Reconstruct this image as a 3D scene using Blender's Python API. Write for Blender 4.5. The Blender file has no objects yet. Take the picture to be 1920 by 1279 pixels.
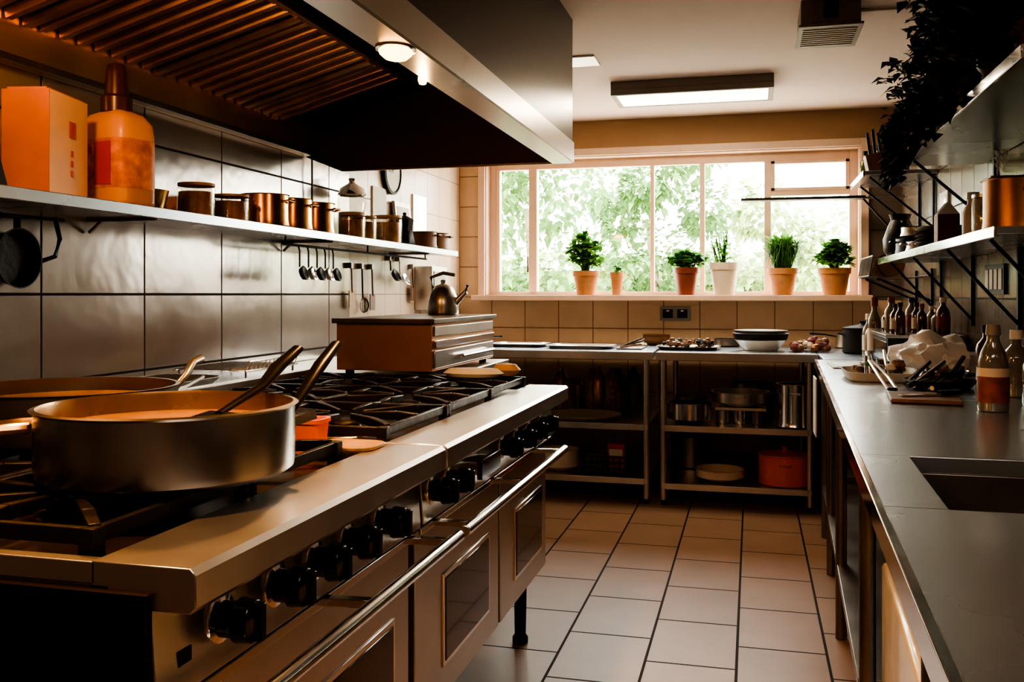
import bpy, bmesh, math, random
from mathutils import Vector, Matrix, Euler, noise
random.seed(7)
R=random.uniform
SC=bpy.context.scene

# ---------------------------------------------------------------- materials
def _nt(name):
    m=bpy.data.materials.new(name); m.use_nodes=True
    nt=m.node_tree; p=nt.nodes['Principled BSDF']
    return m,nt,p
def col4(c): return (c[0],c[1],c[2],1)
def mat(name,c,rough=.5,metal=0.,var=.12,scale=12.,bump=0.,stretch=None,rvar=.08,emit=None,es=0,coat=0,trans=0,alpha=1,spec=.5):
    m,nt,p=_nt(name)
    N=nt.nodes; L=nt.links
    tc=N.new('ShaderNodeTexCoord'); mp=N.new('ShaderNodeMapping')
    L.new(tc.outputs['Object'],mp.inputs['Vector'])
    if stretch: mp.inputs['Scale'].default_value=stretch
    nz=N.new('ShaderNodeTexNoise'); nz.inputs['Scale'].default_value=scale; nz.inputs['Detail'].default_value=4
    L.new(mp.outputs['Vector'],nz.inputs['Vector'])
    cr=N.new('ShaderNodeValToRGB')
    cr.color_ramp.elements[0].position=.3; cr.color_ramp.elements[1].position=.7
    cr.color_ramp.elements[0].color=col4([max(0,x*(1-var)) for x in c])
    cr.color_ramp.elements[1].color=col4([min(1,x*(1+var)) for x in c])
    L.new(nz.outputs['Fac'],cr.inputs['Fac']); L.new(cr.outputs['Color'],p.inputs['Base Color'])
    mr=N.new('ShaderNodeMapRange'); mr.inputs['To Min'].default_value=max(.02,rough-rvar); mr.inputs['To Max'].default_value=min(1,rough+rvar)
    L.new(nz.outputs['Fac'],mr.inputs['Value']); L.new(mr.outputs['Result'],p.inputs['Roughness'])
    p.inputs['Metallic'].default_value=metal
    p.inputs['Specular IOR Level'].default_value=spec
    p.inputs['Coat Weight'].default_value=coat
    if bump:
        b=N.new('ShaderNodeBump'); b.inputs['Strength'].default_value=bump; b.inputs['Distance'].default_value=.01
        L.new(nz.outputs['Fac'],b.inputs['Height']); L.new(b.outputs['Normal'],p.inputs['Normal'])
    if emit:
        p.inputs['Emission Color'].default_value=col4(emit); p.inputs['Emission Strength'].default_value=es
    return m
def tile(name,ax,w,h,off,shift,c1,c2,mort,rough=.2,ms=.004,wav=.25,metal=0,spec=.5):
    m,nt,p=_nt(name); N=nt.nodes; L=nt.links
    p.inputs['Metallic'].default_value=metal; p.inputs['Specular IOR Level'].default_value=spec
    g=N.new('ShaderNodeNewGeometry'); sp=N.new('ShaderNodeSeparateXYZ'); L.new(g.outputs['Position'],sp.inputs[0])
    cb=N.new('ShaderNodeCombineXYZ')
    for i in (0,1):
        ad=N.new('ShaderNodeMath'); ad.operation='ADD'; ad.inputs[1].default_value=shift[i]
        L.new(sp.outputs[ax[i]],ad.inputs[0]); L.new(ad.outputs[0],cb.inputs[i])
    br=N.new('ShaderNodeTexBrick'); br.inputs['Scale'].default_value=1; br.inputs['Brick Width'].default_value=w
    br.inputs['Row Height'].default_value=h; br.offset=off; br.inputs['Mortar Size'].default_value=ms; br.inputs['Mortar Smooth'].default_value=.2
    br.inputs['Color1'].default_value=col4(c1); br.inputs['Color2'].default_value=col4(c2); br.inputs['Mortar'].default_value=col4(mort)
    L.new(cb.outputs[0],br.inputs['Vector'])
    nz=N.new('ShaderNodeTexNoise'); nz.inputs['Scale'].default_value=5; nz.inputs['Detail'].default_value=5; L.new(g.outputs['Position'],nz.inputs['Vector'])
    mx=N.new('ShaderNodeMix'); mx.data_type='RGBA'; mx.blend_type='MULTIPLY'; mx.inputs['Factor'].default_value=.35
    cr=N.new('ShaderNodeValToRGB'); cr.color_ramp.elements[0].position=.3; cr.color_ramp.elements[0].color=(.65,.62,.58,1); cr.color_ramp.elements[1].position=.7
    L.new(nz.outputs['Fac'],cr.inputs['Fac'])
    L.new(br.outputs['Color'],mx.inputs[6]); L.new(cr.outputs['Color'],mx.inputs[7]); L.new(mx.outputs[2],p.inputs['Base Color'])
    mr=N.new('ShaderNodeMapRange'); mr.inputs['To Min'].default_value=rough; mr.inputs['To Max'].default_value=.8
    L.new(br.outputs['Fac'],mr.inputs['Value']); L.new(mr.outputs['Result'],p.inputs['Roughness'])
    n2=N.new('ShaderNodeTexNoise'); n2.inputs['Scale'].default_value=7; L.new(g.outputs['Position'],n2.inputs['Vector'])
    b1=N.new('ShaderNodeBump'); b1.inputs['Strength'].default_value=wav; b1.inputs['Distance'].default_value=.01; L.new(n2.outputs['Fac'],b1.inputs['Height'])
    b2=N.new('ShaderNodeBump'); b2.invert=True; b2.inputs['Strength'].default_value=.6; b2.inputs['Distance'].default_value=.004
    L.new(br.outputs['Fac'],b2.inputs['Height']); L.new(b1.outputs['Normal'],b2.inputs['Normal']); L.new(b2.outputs['Normal'],p.inputs['Normal'])
    return m
def leafmat(name,c,t=.4):
    m,nt,p=_nt(name); N=nt.nodes; L=nt.links
    nz=N.new('ShaderNodeTexNoise'); nz.inputs['Scale'].default_value=9
    tc=N.new('ShaderNodeTexCoord'); L.new(tc.outputs['Object'],nz.inputs['Vector'])
    cr=N.new('ShaderNodeValToRGB'); cr.color_ramp.elements[0].position=.3; cr.color_ramp.elements[1].position=.7
    cr.color_ramp.elements[0].color=col4([x*.65 for x in c]); cr.color_ramp.elements[1].color=col4([min(1,x*1.25) for x in c])
    L.new(nz.outputs['Fac'],cr.inputs['Fac']); L.new(cr.outputs['Color'],p.inputs['Base Color']); p.inputs['Roughness'].default_value=.5
    tr=N.new('ShaderNodeBsdfTranslucent'); L.new(cr.outputs['Color'],tr.inputs['Color'])
    ms=N.new('ShaderNodeMixShader'); ms.inputs[0].default_value=t
    L.new(p.outputs[0],ms.inputs[1]); L.new(tr.outputs[0],ms.inputs[2]); L.new(ms.outputs[0],N['Material Output'].inputs['Surface'])
    return m
def glassmat(name,tint=(1,1,1),g=.12):
    m,nt,p=_nt(name); N=nt.nodes; L=nt.links
    t=N.new('ShaderNodeBsdfTransparent'); t.inputs[0].default_value=col4(tint)
    gl=N.new('ShaderNodeBsdfGlossy'); gl.inputs['Roughness'].default_value=.05
    nz=N.new('ShaderNodeTexNoise'); nz.inputs['Scale'].default_value=3
    mr=N.new('ShaderNodeMapRange'); mr.inputs['To Min'].default_value=g*.7; mr.inputs['To Max'].default_value=g*1.3
    L.new(nz.outputs['Fac'],mr.inputs['Value'])
    ms=N.new('ShaderNodeMixShader'); L.new(mr.outputs['Result'],ms.inputs[0]); L.new(t.outputs[0],ms.inputs[1]); L.new(gl.outputs[0],ms.inputs[2])
    L.new(ms.outputs[0],N['Material Output'].inputs['Surface'])
    return m

STEEL=mat('brushed_steel',(.64,.61,.58),.30,.95,.06,9,0,(1,1,1),.04)
STEELT=mat('counter_steel',(.52,.58,.63),.27,.92,.04,3,0,(1,1,1),.03)
STEELD=mat('dark_steel',(.26,.23,.21),.33,.95,.2,6,0)
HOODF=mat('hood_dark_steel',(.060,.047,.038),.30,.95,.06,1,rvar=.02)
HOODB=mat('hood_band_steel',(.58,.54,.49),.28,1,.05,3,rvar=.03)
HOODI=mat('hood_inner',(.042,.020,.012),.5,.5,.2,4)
BAFF=mat('baffle_steel',(.50,.30,.15),.34,.95,.2,8)
CHROME=mat('chrome',(.80,.79,.77),.13,1,.05,8)
IRON=mat('cast_iron',(.018,.013,.011),.42,.3,.3,30,.2)
DECK=mat('burner_deck',(.05,.032,.023),.4,.7,.4,10)
BLACK=mat('black_plastic',(.008,.007,.007),.2,0,.2,20)
BLACKM=mat('black_matte',(.014,.012,.011),.5,0,.2,20,spec=.3)
HANDLE=mat('black_handle',(.008,.007,.007),.3,0,.2,20,spec=.12)
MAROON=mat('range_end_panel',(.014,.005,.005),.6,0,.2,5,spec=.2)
OVGL=mat('oven_glass',(.008,.006,.005),.08,0,.2,5,coat=.3)
COPPER=mat('copper',(.74,.38,.16),.24,1,.2,10)
COPPERD=mat('aged_copper',(.36,.16,.07),.35,.9,.25,10)
BRASS=mat('brass',(.75,.45,.16),.25,1,.2,10)
AMBER=mat('amber_preserve',(.62,.31,.09),.25,0,.3,20,coat=.6)
ORANGE=mat('orange_enamel',(.88,.13,.03),.3,0,.12,8,coat=.5)
SALMON=mat('salmon_plastic',(.85,.20,.11),.4,0,.08,8)
RED=mat('red_plastic',(.60,.05,.03),.35,0,.15,8)
JUG=mat('jug_plastic',(.86,.46,.28),.35,0,.12,6,coat=.2)
JLAB=mat('jug_label',(.85,.27,.14),.45,0,.45,26)
CARD=mat('orange_carton',(.90,.56,.32),.55,0,.08,8)
CARDL=mat('orange_carton_side',(.50,.17,.05),.6,0,.12,8)
CARDD=mat('brown_carton',(.16,.045,.018),.6,0,.15,8)
REDI=mat('red_ink',(.52,.045,.02),.5,0,.1,8)
BROWNC=mat('brown_cap',(.08,.025,.012),.3,0,.15,10)
WOOD=mat('light_wood',(.50,.29,.12),.5,0,.2,6,.05,(1,10,1))
WOODD=mat('dark_wood',(.17,.075,.03),.5,0,.25,6,.05,(1,10,1))
TERRA=mat('terracotta',(.50,.23,.10),.75,0,.18,14,.1)
TERRAD=mat('dark_terracotta',(.20,.05,.025),.45,0,.2,14)
CREAM=mat('cream_ceramic',(.70,.58,.46),.4,0,.08,10)
WHITE=mat('white_ceramic',(.80,.76,.71),.2,0,.05,8,coat=.4)
PAPER=mat('white_paper',(.74,.69,.62),.6,0,.06,10)
BAGM=mat('plastic_film',(.86,.85,.84),.3,0,.06,10,coat=.3)
SOIL=mat('soil',(.05,.03,.02),.9,0,.4,60,.3)
FRAME=mat('window_frame_paint',(.72,.52,.40),.4,0,.05,5)
SILL=mat('sill_paint',(.70,.49,.36),.4,0,.08,5)
WALLP=mat('beige_wall_paint',(.37,.235,.135),.7,0,.07,3,.02)
WALLR=mat('rear_wall_paint',(.30,.23,.18),.7,0,.07,3,.02)
CEIL=mat('ceiling_paint',(.74,.63,.57),.8,0,.04,2,.02)
DIFF=mat('lamp_diffuser',(.9,.88,.8),.5,0,.02,3,emit=(1,.88,.66),es=4.5)
LAMPW=mat('hot_lamp',(1,.6,.2),.4,0,.02,3,emit=(1,.48,.13),es=8)
GREYP=mat('grey_housing',(.26,.23,.20),.5,0,.1,6)
GRILL=mat('grille_cream',(.60,.55,.47),.5,0,.1,6)
SAUCE=mat('pan_sauce',(.64,.32,.12),.18,0,.25,6,.05,coat=.5)
PANIN=mat('pan_inner',(.48,.30,.16),.28,.9,.1,8)
GLASSJ=glassmat('clear_glass',(.9,.88,.82),.22)
GLASSW=glassmat('window_glass',(.98,1,.98),.04)
BOTB=mat('brown_bottle',(.08,.028,.012),.1,0,.2,8,coat=.6)
BOTG=mat('olive_bottle',(.07,.075,.02),.1,0,.2,8,coat=.6)
BOTC=mat('clear_bottle',(.20,.16,.11),.12,0,.2,8,coat=.6)
FOOD=mat('dried_food',(.25,.13,.06),.7,0,.6,60,.5)
PURP=mat('purple_cloth',(.20,.06,.07),.8,0,.5,25,.5)
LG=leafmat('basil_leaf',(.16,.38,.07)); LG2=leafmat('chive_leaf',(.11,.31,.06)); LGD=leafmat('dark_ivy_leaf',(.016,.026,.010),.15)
TREEL=leafmat('tree_leaf',(.15,.27,.09),.5); TREEL2=leafmat('tree_leaf_pale',(.33,.43,.19),.5)
BARK=mat('bark',(.22,.17,.12),.9,0,.3,10,.5)
BOUNCE=mat('bounce_ground',(.60,.50,.39),.9,0,.15,3,.2)  # pale ground colour chosen to bounce warm light onto the ceiling
T_LEFT=tile('left_wall_tile',(1,2),.5,.27,0,(.1,-.16),(.52,.475,.435),(.46,.42,.39),(.045,.03,.022),.20,.005,.24,.55)
T_LEFT2=tile('left_wall_cream_tile',(1,2),.25,.27,0,(.1,-.16),(.76,.60,.47),(.72,.57,.44),(.46,.35,.26),.3,.003,.12)
T_BACK=tile('back_wall_tile',(0,2),.25,.222,0,(2.1,-1.0+.222*4+.002),(.66,.46,.30),(.62,.43,.28),(.26,.16,.09),.25,.004,.15)
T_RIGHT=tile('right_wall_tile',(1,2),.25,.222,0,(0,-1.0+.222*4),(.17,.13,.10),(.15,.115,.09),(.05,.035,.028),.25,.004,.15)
T_FLOOR=tile('floor_tile',(1,0),.42,.30,.5,(.19,.05+3.0),(.33,.205,.14),(.285,.18,.122),(.018,.011,.008),.42,.005,.10,0,.32)

# ---------------------------------------------------------------- builder
class B:
    def __init__(s,name,M=None):
        s.name=name; s.bm=bmesh.new(); s.mats=[]; s.M=M or Matrix.Identity(4)
    def mi(s,m):
        if m not in s.mats: s.mats.append(m)
        return s.mats.index(m)
    def V(s,p,M=None):
        v=Vector(p)
        if M is not None: v=M@v
        return s.bm.verts.new(s.M@v)
    def F(s,vs,i):
        try:
            f=s.bm.faces.new(vs); f.material_index=i; return f
        except Exception: return None
    def hexa(s,P,m,M=None):
        i=s.mi(m); v=[s.V(p,M) for p in P]
        for q in ((0,3,2,1),(4,5,6,7),(0,1,5,4),(1,2,6,5),(2,3,7,6),(3,0,4,7)): s.F([v[k] for k in q],i)
    def box(s,x0,x1,y0,y1,z0,z1,m,M=None):
        s.hexa([(x0,y0,z0),(x1,y0,z0),(x1,y1,z0),(x0,y1,z0),(x0,y0,z1),(x1,y0,z1),(x1,y1,z1),(x0,y1,z1)],m,M)
    def vprism(s,pts,z0,z1,m,M=None):
        i=s.mi(m); a=[s.V((x,y,z0),M) for x,y in pts]; b=[s.V((x,y,z1),M) for x,y in pts]; n=len(pts)
        s.F(a[::-1],i); s.F(b,i)
        for k in range(n): s.F([a[k],a[(k+1)%n],b[(k+1)%n],b[k]],i)
    def yprism(s,pts,y0,y1,m):
        i=s.mi(m); a=[s.V((x,y0,z)) for x,z in pts]; b=[s.V((x,y1,z)) for x,z in pts]; n=len(pts)
        s.F(a,i); s.F(b[::-1],i)
        for k in range(n): s.F([a[(k+1)%n],a[k],b[k],b[(k+1)%n]],i)
    def lathe(s,prof,c,m,seg=32,M=None,sx=1,sy=1,p=1):
        i=s.mi(m); T=Matrix.Translation(Vector(c)) 
        if M is not None: T=T@M
        rings=[]
        for r,z in prof:
            if r<1e-6: rings.append([s.V((0,0,z),T)])
            else:
                ring=[]
                for k in range(seg):
                    t=2*math.pi*k/seg; ct,st=math.cos(t),math.sin(t)
                    x=math.copysign(abs(ct)**p,ct); y=math.copysign(abs(st)**p,st)
                    ring.append(s.V((r*x*sx,r*y*sy,z),T))
                rings.append(ring)
        for A,C in zip(rings,rings[1:]):
            for k in range(seg):
                a=A[k%len(A)]; b=A[(k+1)%seg] if len(A)>1 else None
                d=C[k%len(C)]; e=C[(k+1)%seg] if len(C)>1 else None
                vs=[x for x in ((a,b,e,d) if b and e else ((a,b,d) if b else (a,e,d))) if x]
                if len(set(vs))>2: s.F(vs,i)
    def cyl(s,c,r,h,m,seg=24,M=None):
        s.lathe([(0,0),(r,0),(r,h),(0,h)],c,m,seg,M)
    def tube(s,pts,r,m,seg=8,closed=False,flat=1.0):
        i=s.mi(m); P=[Vector(p) for p in pts]; n=len(P); rings=[]
        up=Vector((0,0,1))
        for k in range(n):
            if closed: t=P[(k+1)%n]-P[k-1]
            else: t=P[min(k+1,n-1)]-P[max(k-1,0)]
            t.normalize()
            u=up if abs(t.dot(up))<.95 else Vector((1,0,0))
            a=t.cross(u).normalized(); b=a.cross(t).normalized()
            rr=r[k] if isinstance(r,(list,tuple)) else r
            rings.append([s.V(P[k]+a*rr*math.cos(2*math.pi*j/seg)+b*rr*flat*math.sin(2*math.pi*j/seg)) for j in range(seg)])
        for k in range(n if closed else n-1):
            A=rings[k]; C=rings[(k+1)%n]
            for j in range(seg): s.F([A[j],A[(j+1)%seg],C[(j+1)%seg],C[j]],i)
        if not closed: s.F(rings[0][::-1],i); s.F(rings[-1],i)
    def bar(s,p0,p1,w,h,m,w1=None,h1=None):
        p0=Vector(p0);p1=Vector(p1); t=(p1-p0).normalized(); u=Vector((0,0,1)) if abs(t.z)<.95 else Vector((0,1,0))
        a=t.cross(u).normalized(); b=a.cross(t).normalized(); w1=w1 or w; h1=h1 or h
        q=[]
        for c,ww,hh in ((p0,w,h),(p1,w1,h1)):
            q+= [c-a*ww/2-b*hh/2,c+a*ww/2-b*hh/2,c+a*ww/2+b*hh/2,c-a*ww/2+b*hh/2]
        s.hexa(q,m)
    def leaf(s,p,d,l,w,m,droop=.3):
        i=s.mi(m); p=Vector(p); d=Vector(d).normalized(); u=Vector((0,0,1)); a=d.cross(u)
        if a.length<.05: a=Vector((R(-1,1),R(-1,1),0.1))
        a.normalize(); dn=Vector((0,0,-droop*l))
        v0=s.V(p); v1=s.V(p+d*l*.4+a*w/2+Vector((0,0,.06*l))); v2=s.V(p+d*l*.4-a*w/2+Vector((0,0,.06*l))); v3=s.V(p+d*l+dn); vm=s.V(p+d*l*.5+dn*.15)
        s.F([v0,v1,vm],i); s.F([v0,vm,v2],i); s.F([v1,v3,vm],i); s.F([vm,v3,v2],i)
    def done(s,bevel=.0,smooth=40,normals=True):
        bm=s.bm
        if normals: bmesh.ops.recalc_face_normals(bm,faces=bm.faces[:])
        xs=[v.co for v in bm.verts]
        mn=Vector([min(v[k] for v in xs) for k in range(3)]); mx=Vector([max(v[k] for v in xs) for k in range(3)])
        o=Vector(((mn.x+mx.x)/2,(mn.y+mx.y)/2,mn.z))
        bmesh.ops.translate(bm,verts=bm.verts[:],vec=-o)
        me=bpy.data.meshes.new(s.name); bm.to_mesh(me); bm.free()
        for m in s.mats: me.materials.append(m)
        me.polygons.foreach_set('use_smooth',[True]*len(me.polygons))
        me.set_sharp_from_angle(angle=math.radians(smooth))
        ob=bpy.data.objects.new(s.name,me); ob.location=o; SC.collection.objects.link(ob)
        if bevel:
            md=ob.modifiers.new('bevel','BEVEL'); md.width=bevel; md.segments=2; md.limit_method='ANGLE'; md.angle_limit=math.radians(50); md.harden_normals=False
        return ob
def RX(a): return Matrix.Rotation(math.radians(a),4,'X')
def RY(a): return Matrix.Rotation(math.radians(a),4,'Y')
def RZ(a): return Matrix.Rotation(math.radians(a),4,'Z')
def TR(*p): return Matrix.Translation(Vector(p))

XL,XR,YB,YF,ZC=-2.10,.95,6.60,-1.3,2.48
# ---------------------------------------------------------------- room shell
b=B('floor'); b.box(XL-.1,XR+.1,YF-.1,YB+.2,-.1,0,T_FLOOR); b.done()
b=B('ceiling'); b.box(XL-.1,XR+.1,YF-.1,YB+.2,ZC,ZC+.12,CEIL); b.done()
b=B('wall_left'); b.box(XL-.1,XL,YF-.1,4.65,0,ZC,T_LEFT); b.box(XL-.1,XL,4.65,YB,0,ZC,T_LEFT2); b.done()
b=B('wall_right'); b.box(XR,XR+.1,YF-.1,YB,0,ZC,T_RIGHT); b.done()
b=B('wall_front'); b.box(XL-.1,XR+.1,YF-.1,YF,0,ZC,WALLR); b.done()
WX0,WX1,WZ0,WZ1=-1.90,.70,1.20,2.23
b=B('wall_back')
b.box(XL-.1,XR+.1,YB,YB+.2,0,WZ0,T_BACK)
b.box(XL-.1,WX0,YB,YB+.2,WZ0,WZ1,T_BACK)
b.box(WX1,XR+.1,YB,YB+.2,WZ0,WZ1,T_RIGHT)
b.box(XL-.1,XR+.1,YB,YB+.2,WZ1,ZC,WALLP)
b.done()
# window
b=B('window_1')
y0,y1=6.70,6.76
def fr(x0,x1,z0,z1,yy0=y0,yy1=y1): b.box(x0,x1,yy0,yy1,z0,z1,FRAME)
fr(WX0,WX0+.06,WZ0,WZ1); fr(WX1-.06,WX1,WZ0,WZ1); fr(WX0+.06,WX1-.06,WZ1-.07,WZ1); fr(WX0+.06,WX1-.06,WZ0,WZ0+.06)
for x,w in ((-1.56,.06),(-.69,.028),(-.34,.035),(.105,.045)): fr(x-w/2,x+w/2,WZ0+.06,WZ1-.07)
fr(.1275,WX1-.06,1.92,1.955); 
for x0,x1,z0,z1 in ((.1275,.64,1.955,2.16),): 
    fr(x0,x0+.025,z0,z1,6.69,6.75); fr(x1-.025,x1,z0,z1,6.69,6.75); fr(x0,x1,z1-.02,z1,6.69,6.75); fr(x0,x1,z0,z0+.02,6.69,6.75)
fr(-1.84,-1.815,WZ0+.06,WZ1-.07,6.69,6.75); fr(-1.59,-1.53,WZ0+.06,WZ1-.07,6.68,6.70)
b.box(-1.60,-1.585,6.655,6.68,1.40,1.52,CHROME)
b.box(WX0+.05,WX1-.05,6.725,6.729,WZ0+.05,WZ1-.06,GLASSW)
b.done(.003)
b=B('trim_1')   # window surround and reveal lining
b.box(WX0-.05,WX0,6.575,6.60,WZ0-.0,WZ1+.05,FRAME); b.box(WX1,WX1+.05,6.575,6.60,WZ0,WZ1+.05,FRAME); b.box(WX0,WX1,6.575,6.60,WZ1,WZ1+.05,FRAME)
b.box(WX0,WX0+.008,6.60,6.70,WZ0+.036,WZ1,FRAME); b.box(WX1-.008,WX1,6.60,6.70,WZ0+.036,WZ1,FRAME); b.box(WX0,WX1,6.60,6.70,WZ1-.008,WZ1,FRAME)
b.done(.003)
b=B('window_sill'); b.box(WX0-.06,WX1+.06,6.43,6.598,1.195,1.235,SILL); b.box(WX0,WX1,6.598,6.70,1.20,1.235,SILL); b.done(.006)

# ---------------------------------------------------------------- garden
b=B('garden_bounce_ground'); b.box(-14,14,6.9,30,-.2,-.1,BOUNCE); b.done()  # unseen ground outside, acts as a warm reflector for the room
def tree(x,y,h,r,n,m,sz):
    b=B('garden_tree')
    b.tube([(x,y,-.095),(x+.05,y,h*.35),(x-.05,y,h*.6)],[.10,.07,.03],BARK,8)
    cl=[(x+R(-r,r)*.8,y+R(-r,r)*.5,h*.5+R(-.42,.6)*h*.7,R(.35,.7)*r) for _ in range(16)]
    for k in range(n):
        cx,cy,cz,cr=random.choice(cl)
        d=Vector((R(-1,1),R(-1,1),R(-1,1))).normalized()
        p=Vector((cx,cy,cz))+d*cr*R(.5,1.05)
        p.z=max(p.z,.5)
        b.leaf(p,(d+Vector((R(-1,1),R(-1,1),R(-1,.3)))*.8),R(.6,1.3)*sz,R(.6,.9)*sz,m,.3)
    return b.done(normals=False)
tree(-2.6,11.0,3.8,.9,2600,TREEL,.13)
tree(-1.35,13.0,3.8,.9,4200,TREEL,.13)
tree(.35,14.5,3.0,.8,1500,TREEL2,.16)
tree(2.1,13.0,2.6,.9,1900,TREEL2,.16)
tree(-5.2,14.5,4.5,1.6,1500,TREEL,.25)
b=B('garden_hedge')
HC=mat('hedge_core',(.36,.45,.2),.9,0,.3,8)
for k in range(2600):
    p=(R(-6,4),R(17.2,18),R(.3,2.0)); b.leaf(p,(R(-1,1),-R(.2,1),R(-.6,1)),R(.2,.35),R(.15,.25),TREEL2)
b.box(-6,4,17.8,18.2,-.095,1.7,HC)
b.done(normals=False)

# ---------------------------------------------------------------- range
def grate(b,cx,cy,sx,sy,z):
    w=.012; x0,x1,y0,y1=cx-sx/2,cx+sx/2,cy-sy/2,cy+sy/2
    for (p,q) in (((x0,y0),(x1,y0)),((x1,y0),(x1,y1)),((x1,y1),(x0,y1)),((x0,y1),(x0,y0))):
        b.bar((p[0],p[1],z-.02),(q[0],q[1],z-.02),w,.022,IRON)
    for k in range(8):
        t=math.pi/4*k; dx,dy=math.cos(t),math.sin(t)
        k2=min(sx/2/max(abs(dx),1e-6),sy/2/max(abs(dy),1e-6))
        o=(cx+dx*k2,cy+dy*k2); i=(cx+dx*.045,cy+dy*.045); mid=(cx+dx*k2*.72,cy+dy*k2*.72)
        b.bar((o[0],o[1],z-.018),(mid[0],mid[1],z-.011),.016,.026,IRON,.018,.022)
        b.bar((mid[0],mid[1],z-.011),(i[0],i[1],z-.013),.018,.022,IRON,.011,.016)
    for px,py in ((x0,y0),(x1,y0),(x1,y1),(x0,y1)):
        b.box(px-.012,px+.012,py-.012,py+.012,z-.058,z-.008,IRON)
    b.lathe([(0,0),(.055,0),(.055,.012),(.038,.014),(.038,.024),(.03,.030),(0,.032)],(cx,cy,z-.056),IRON,24)
    b.lathe([(.10,0),(.105,.004),(.11,0)],(cx,cy,z-.057),STEELD,24)
def knob(b,y,z=.80,x=-.70,r=.031):
    M=RY(90)
    b.lathe([(0,0),(r*1.1,0),(r*1.1,.005),(r*.8,.008)],(x,y,z),CHROME,24,M)
    b.lathe([(r*.8,.006),(r*.8,.028),(r*1.0,.032),(r*.92,.055),(r*.5,.060),(0,.060)],(x,y,z),BLACK,20,M)
    b.bar((x+.062,y,z-r*.8),(x+.062,y,z+r*.8),.012,.014,BLACK)
def oven(b,y0,y1,wy0,wy1):
    X=-.72
    b.box(-.76,X,y0,y1,.27,.70,STEEL)
    b.box(X-.001,X+.004,wy0-.014,wy1+.014,.343,.569,CHROME)
    b.box(X,X+.006,wy0,wy1,.355,.557,OVGL)
def range_body(name,Y0,Y1,grates,doors,knobs,hy):
    b=B(name)
    b.box(-1.62,-.76,Y0,Y1,.24,.885,STEELD)
    b.box(-1.62,-.775,Y0+.012,Y1-.004,.885,.893,DECK)
    b.box(-1.62,-.78,Y0,Y0+.022,.885,.912,STEEL)            # near rim
    b.box(-1.64,-1.60,Y0,Y1,.885,.96,STEEL)               # rear lip
    b.yprism([(-.785,.858),(-.648,.858),(-.640,.866),(-.640,.905),(-.648,.913),(-.785,.913)],Y0,Y1,STEEL)
    b.yprism([(-.76,.735),(-.695,.735),(-.705,.858),(-.76,.858)],Y0+.004,Y1-.004,STEEL)
    b.box(-.76,-.70,Y0+.002,Y1-.002,.712,.728,CHROME)
    for d in doors: oven(b,*d)
    for k in knobs: knob(b,k,x=-.702)
    for g in grates: grate(b,*g)
    b.tube([(-.605,hy[0],.725),(-.605,hy[1],.725)],.013,CHROME,12)
    for y in (hy[0]+.07,(hy[0]+hy[1])/2,hy[1]-.05): b.bar((-.715,y,.722),(-.605,y,.725),.02,.014,CHROME)
    for x in (-1.55,-.80):
        for y in (Y0+.07,Y1-.07):
            b.lathe([(0,0),(.028,0),(.028,.02),(.02,.03),(.024,.24),(0,.24)],(x,y,0),BLACKM,16)
    return b
b=range_body('gas_range',.98,1.915,[(-1.0,1.21,.36,.37,.95),(-1.38,1.21,.36,.37,.95),(-1.0,1.575,.36,.34,.95),(-1.38,1.575,.36,.34,.95)],[(1.0,1.90,1.30,1.80)],[1.13,1.28,1.41,1.54,1.69],(1.0,1.90))
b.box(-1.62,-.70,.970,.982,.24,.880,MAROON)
b.box(-.7,-.697,1.03,1.06,.77,.79,BLACK)
b.done(.003)
b=range_body('gas_range',1.925,3.30,[(x,y,.38,.43,.95) for x in (-.995,-1.385) for y in (2.18,2.62,3.06)],[(1.94,2.64,2.14,2.52),(2.66,3.285,2.84,3.20)],[1.99,2.11,2.60,2.77,2.93,3.10],(1.94,3.06))
b.bar((-.70,2.26,.80),(-.66,2.26,.80),.02,.03,CHROME); b.bar((-.70,2.38,.80),(-.66,2.38,.80),.02,.03,CHROME); b.bar((-.66,2.24,.80),(-.66,2.42,.80),.014,.05,BLACK)
b.done(.003)
b=B('rear_steel_ledge'); b.box(-2.09,-1.645,.6,3.37,.90,.93,STEELT)
for y in (.7,2.0,3.3): b.box(-2.06,-2.02,y-.02,y+.02,0,.90,STEELD); b.box(-1.72,-1.68,y-.02,y+.02,0,.90,STEELD)
b.done(.003)
b=B('steel_stand'); b.box(-2.08,-1.16,3.39,4.45,.86,.92,STEEL); b.box(-2.06,-1.20,3.42,4.42,.3,.33,STEEL)
for x in (-2.04,-1.21):
    for y in (3.44,4.40): b.box(x-.02,x+.02,y-.02,y+.02,0,.86,STEELD)
b.done(.003)
b=B('countertop_fryer')
x0,x1,Y0,Y1=-1.60,-1.20,3.42,4.30
b.box(x0,x1,Y0,Y1,.94,1.125,mat('lamp_tinted_steel',(.52,.26,.13),.38,.6,.12,5))  # plain steel with the orange lamp light put into its colour
b.box(x0-.015,x1+.015,Y0-.015,Y1+.015,1.125,1.145,STEELD)
b.box(x1,x1+.006,Y0+.02,Y1-.02,1.075,1.115,STEEL); b.box(x1,x1+.012,Y0+.02,Y1-.02,1.03,1.06,CHROME)
b.box(x1,x1+.008,Y0+.02,Y1-.02,.95,1.02,STEEL)
b.tube([(x1+.03,Y0+.3,.985),(x1+.03,Y1-.1,.985)],.008,CHROME,8); b.bar((x1,Y0+.32,.985),(x1+.03,Y0+.32,.985),.01,.01,CHROME); b.bar((x1,Y1-.12,.985),(x1+.03,Y1-.12,.985),.01,.01,CHROME)
for x in (x0+.04,x1-.04):
    for y in (Y0+.04,Y1-.04): b.cyl((x,y,.92),.018,.02,BLACKM,12)
b.done(.003)

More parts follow.
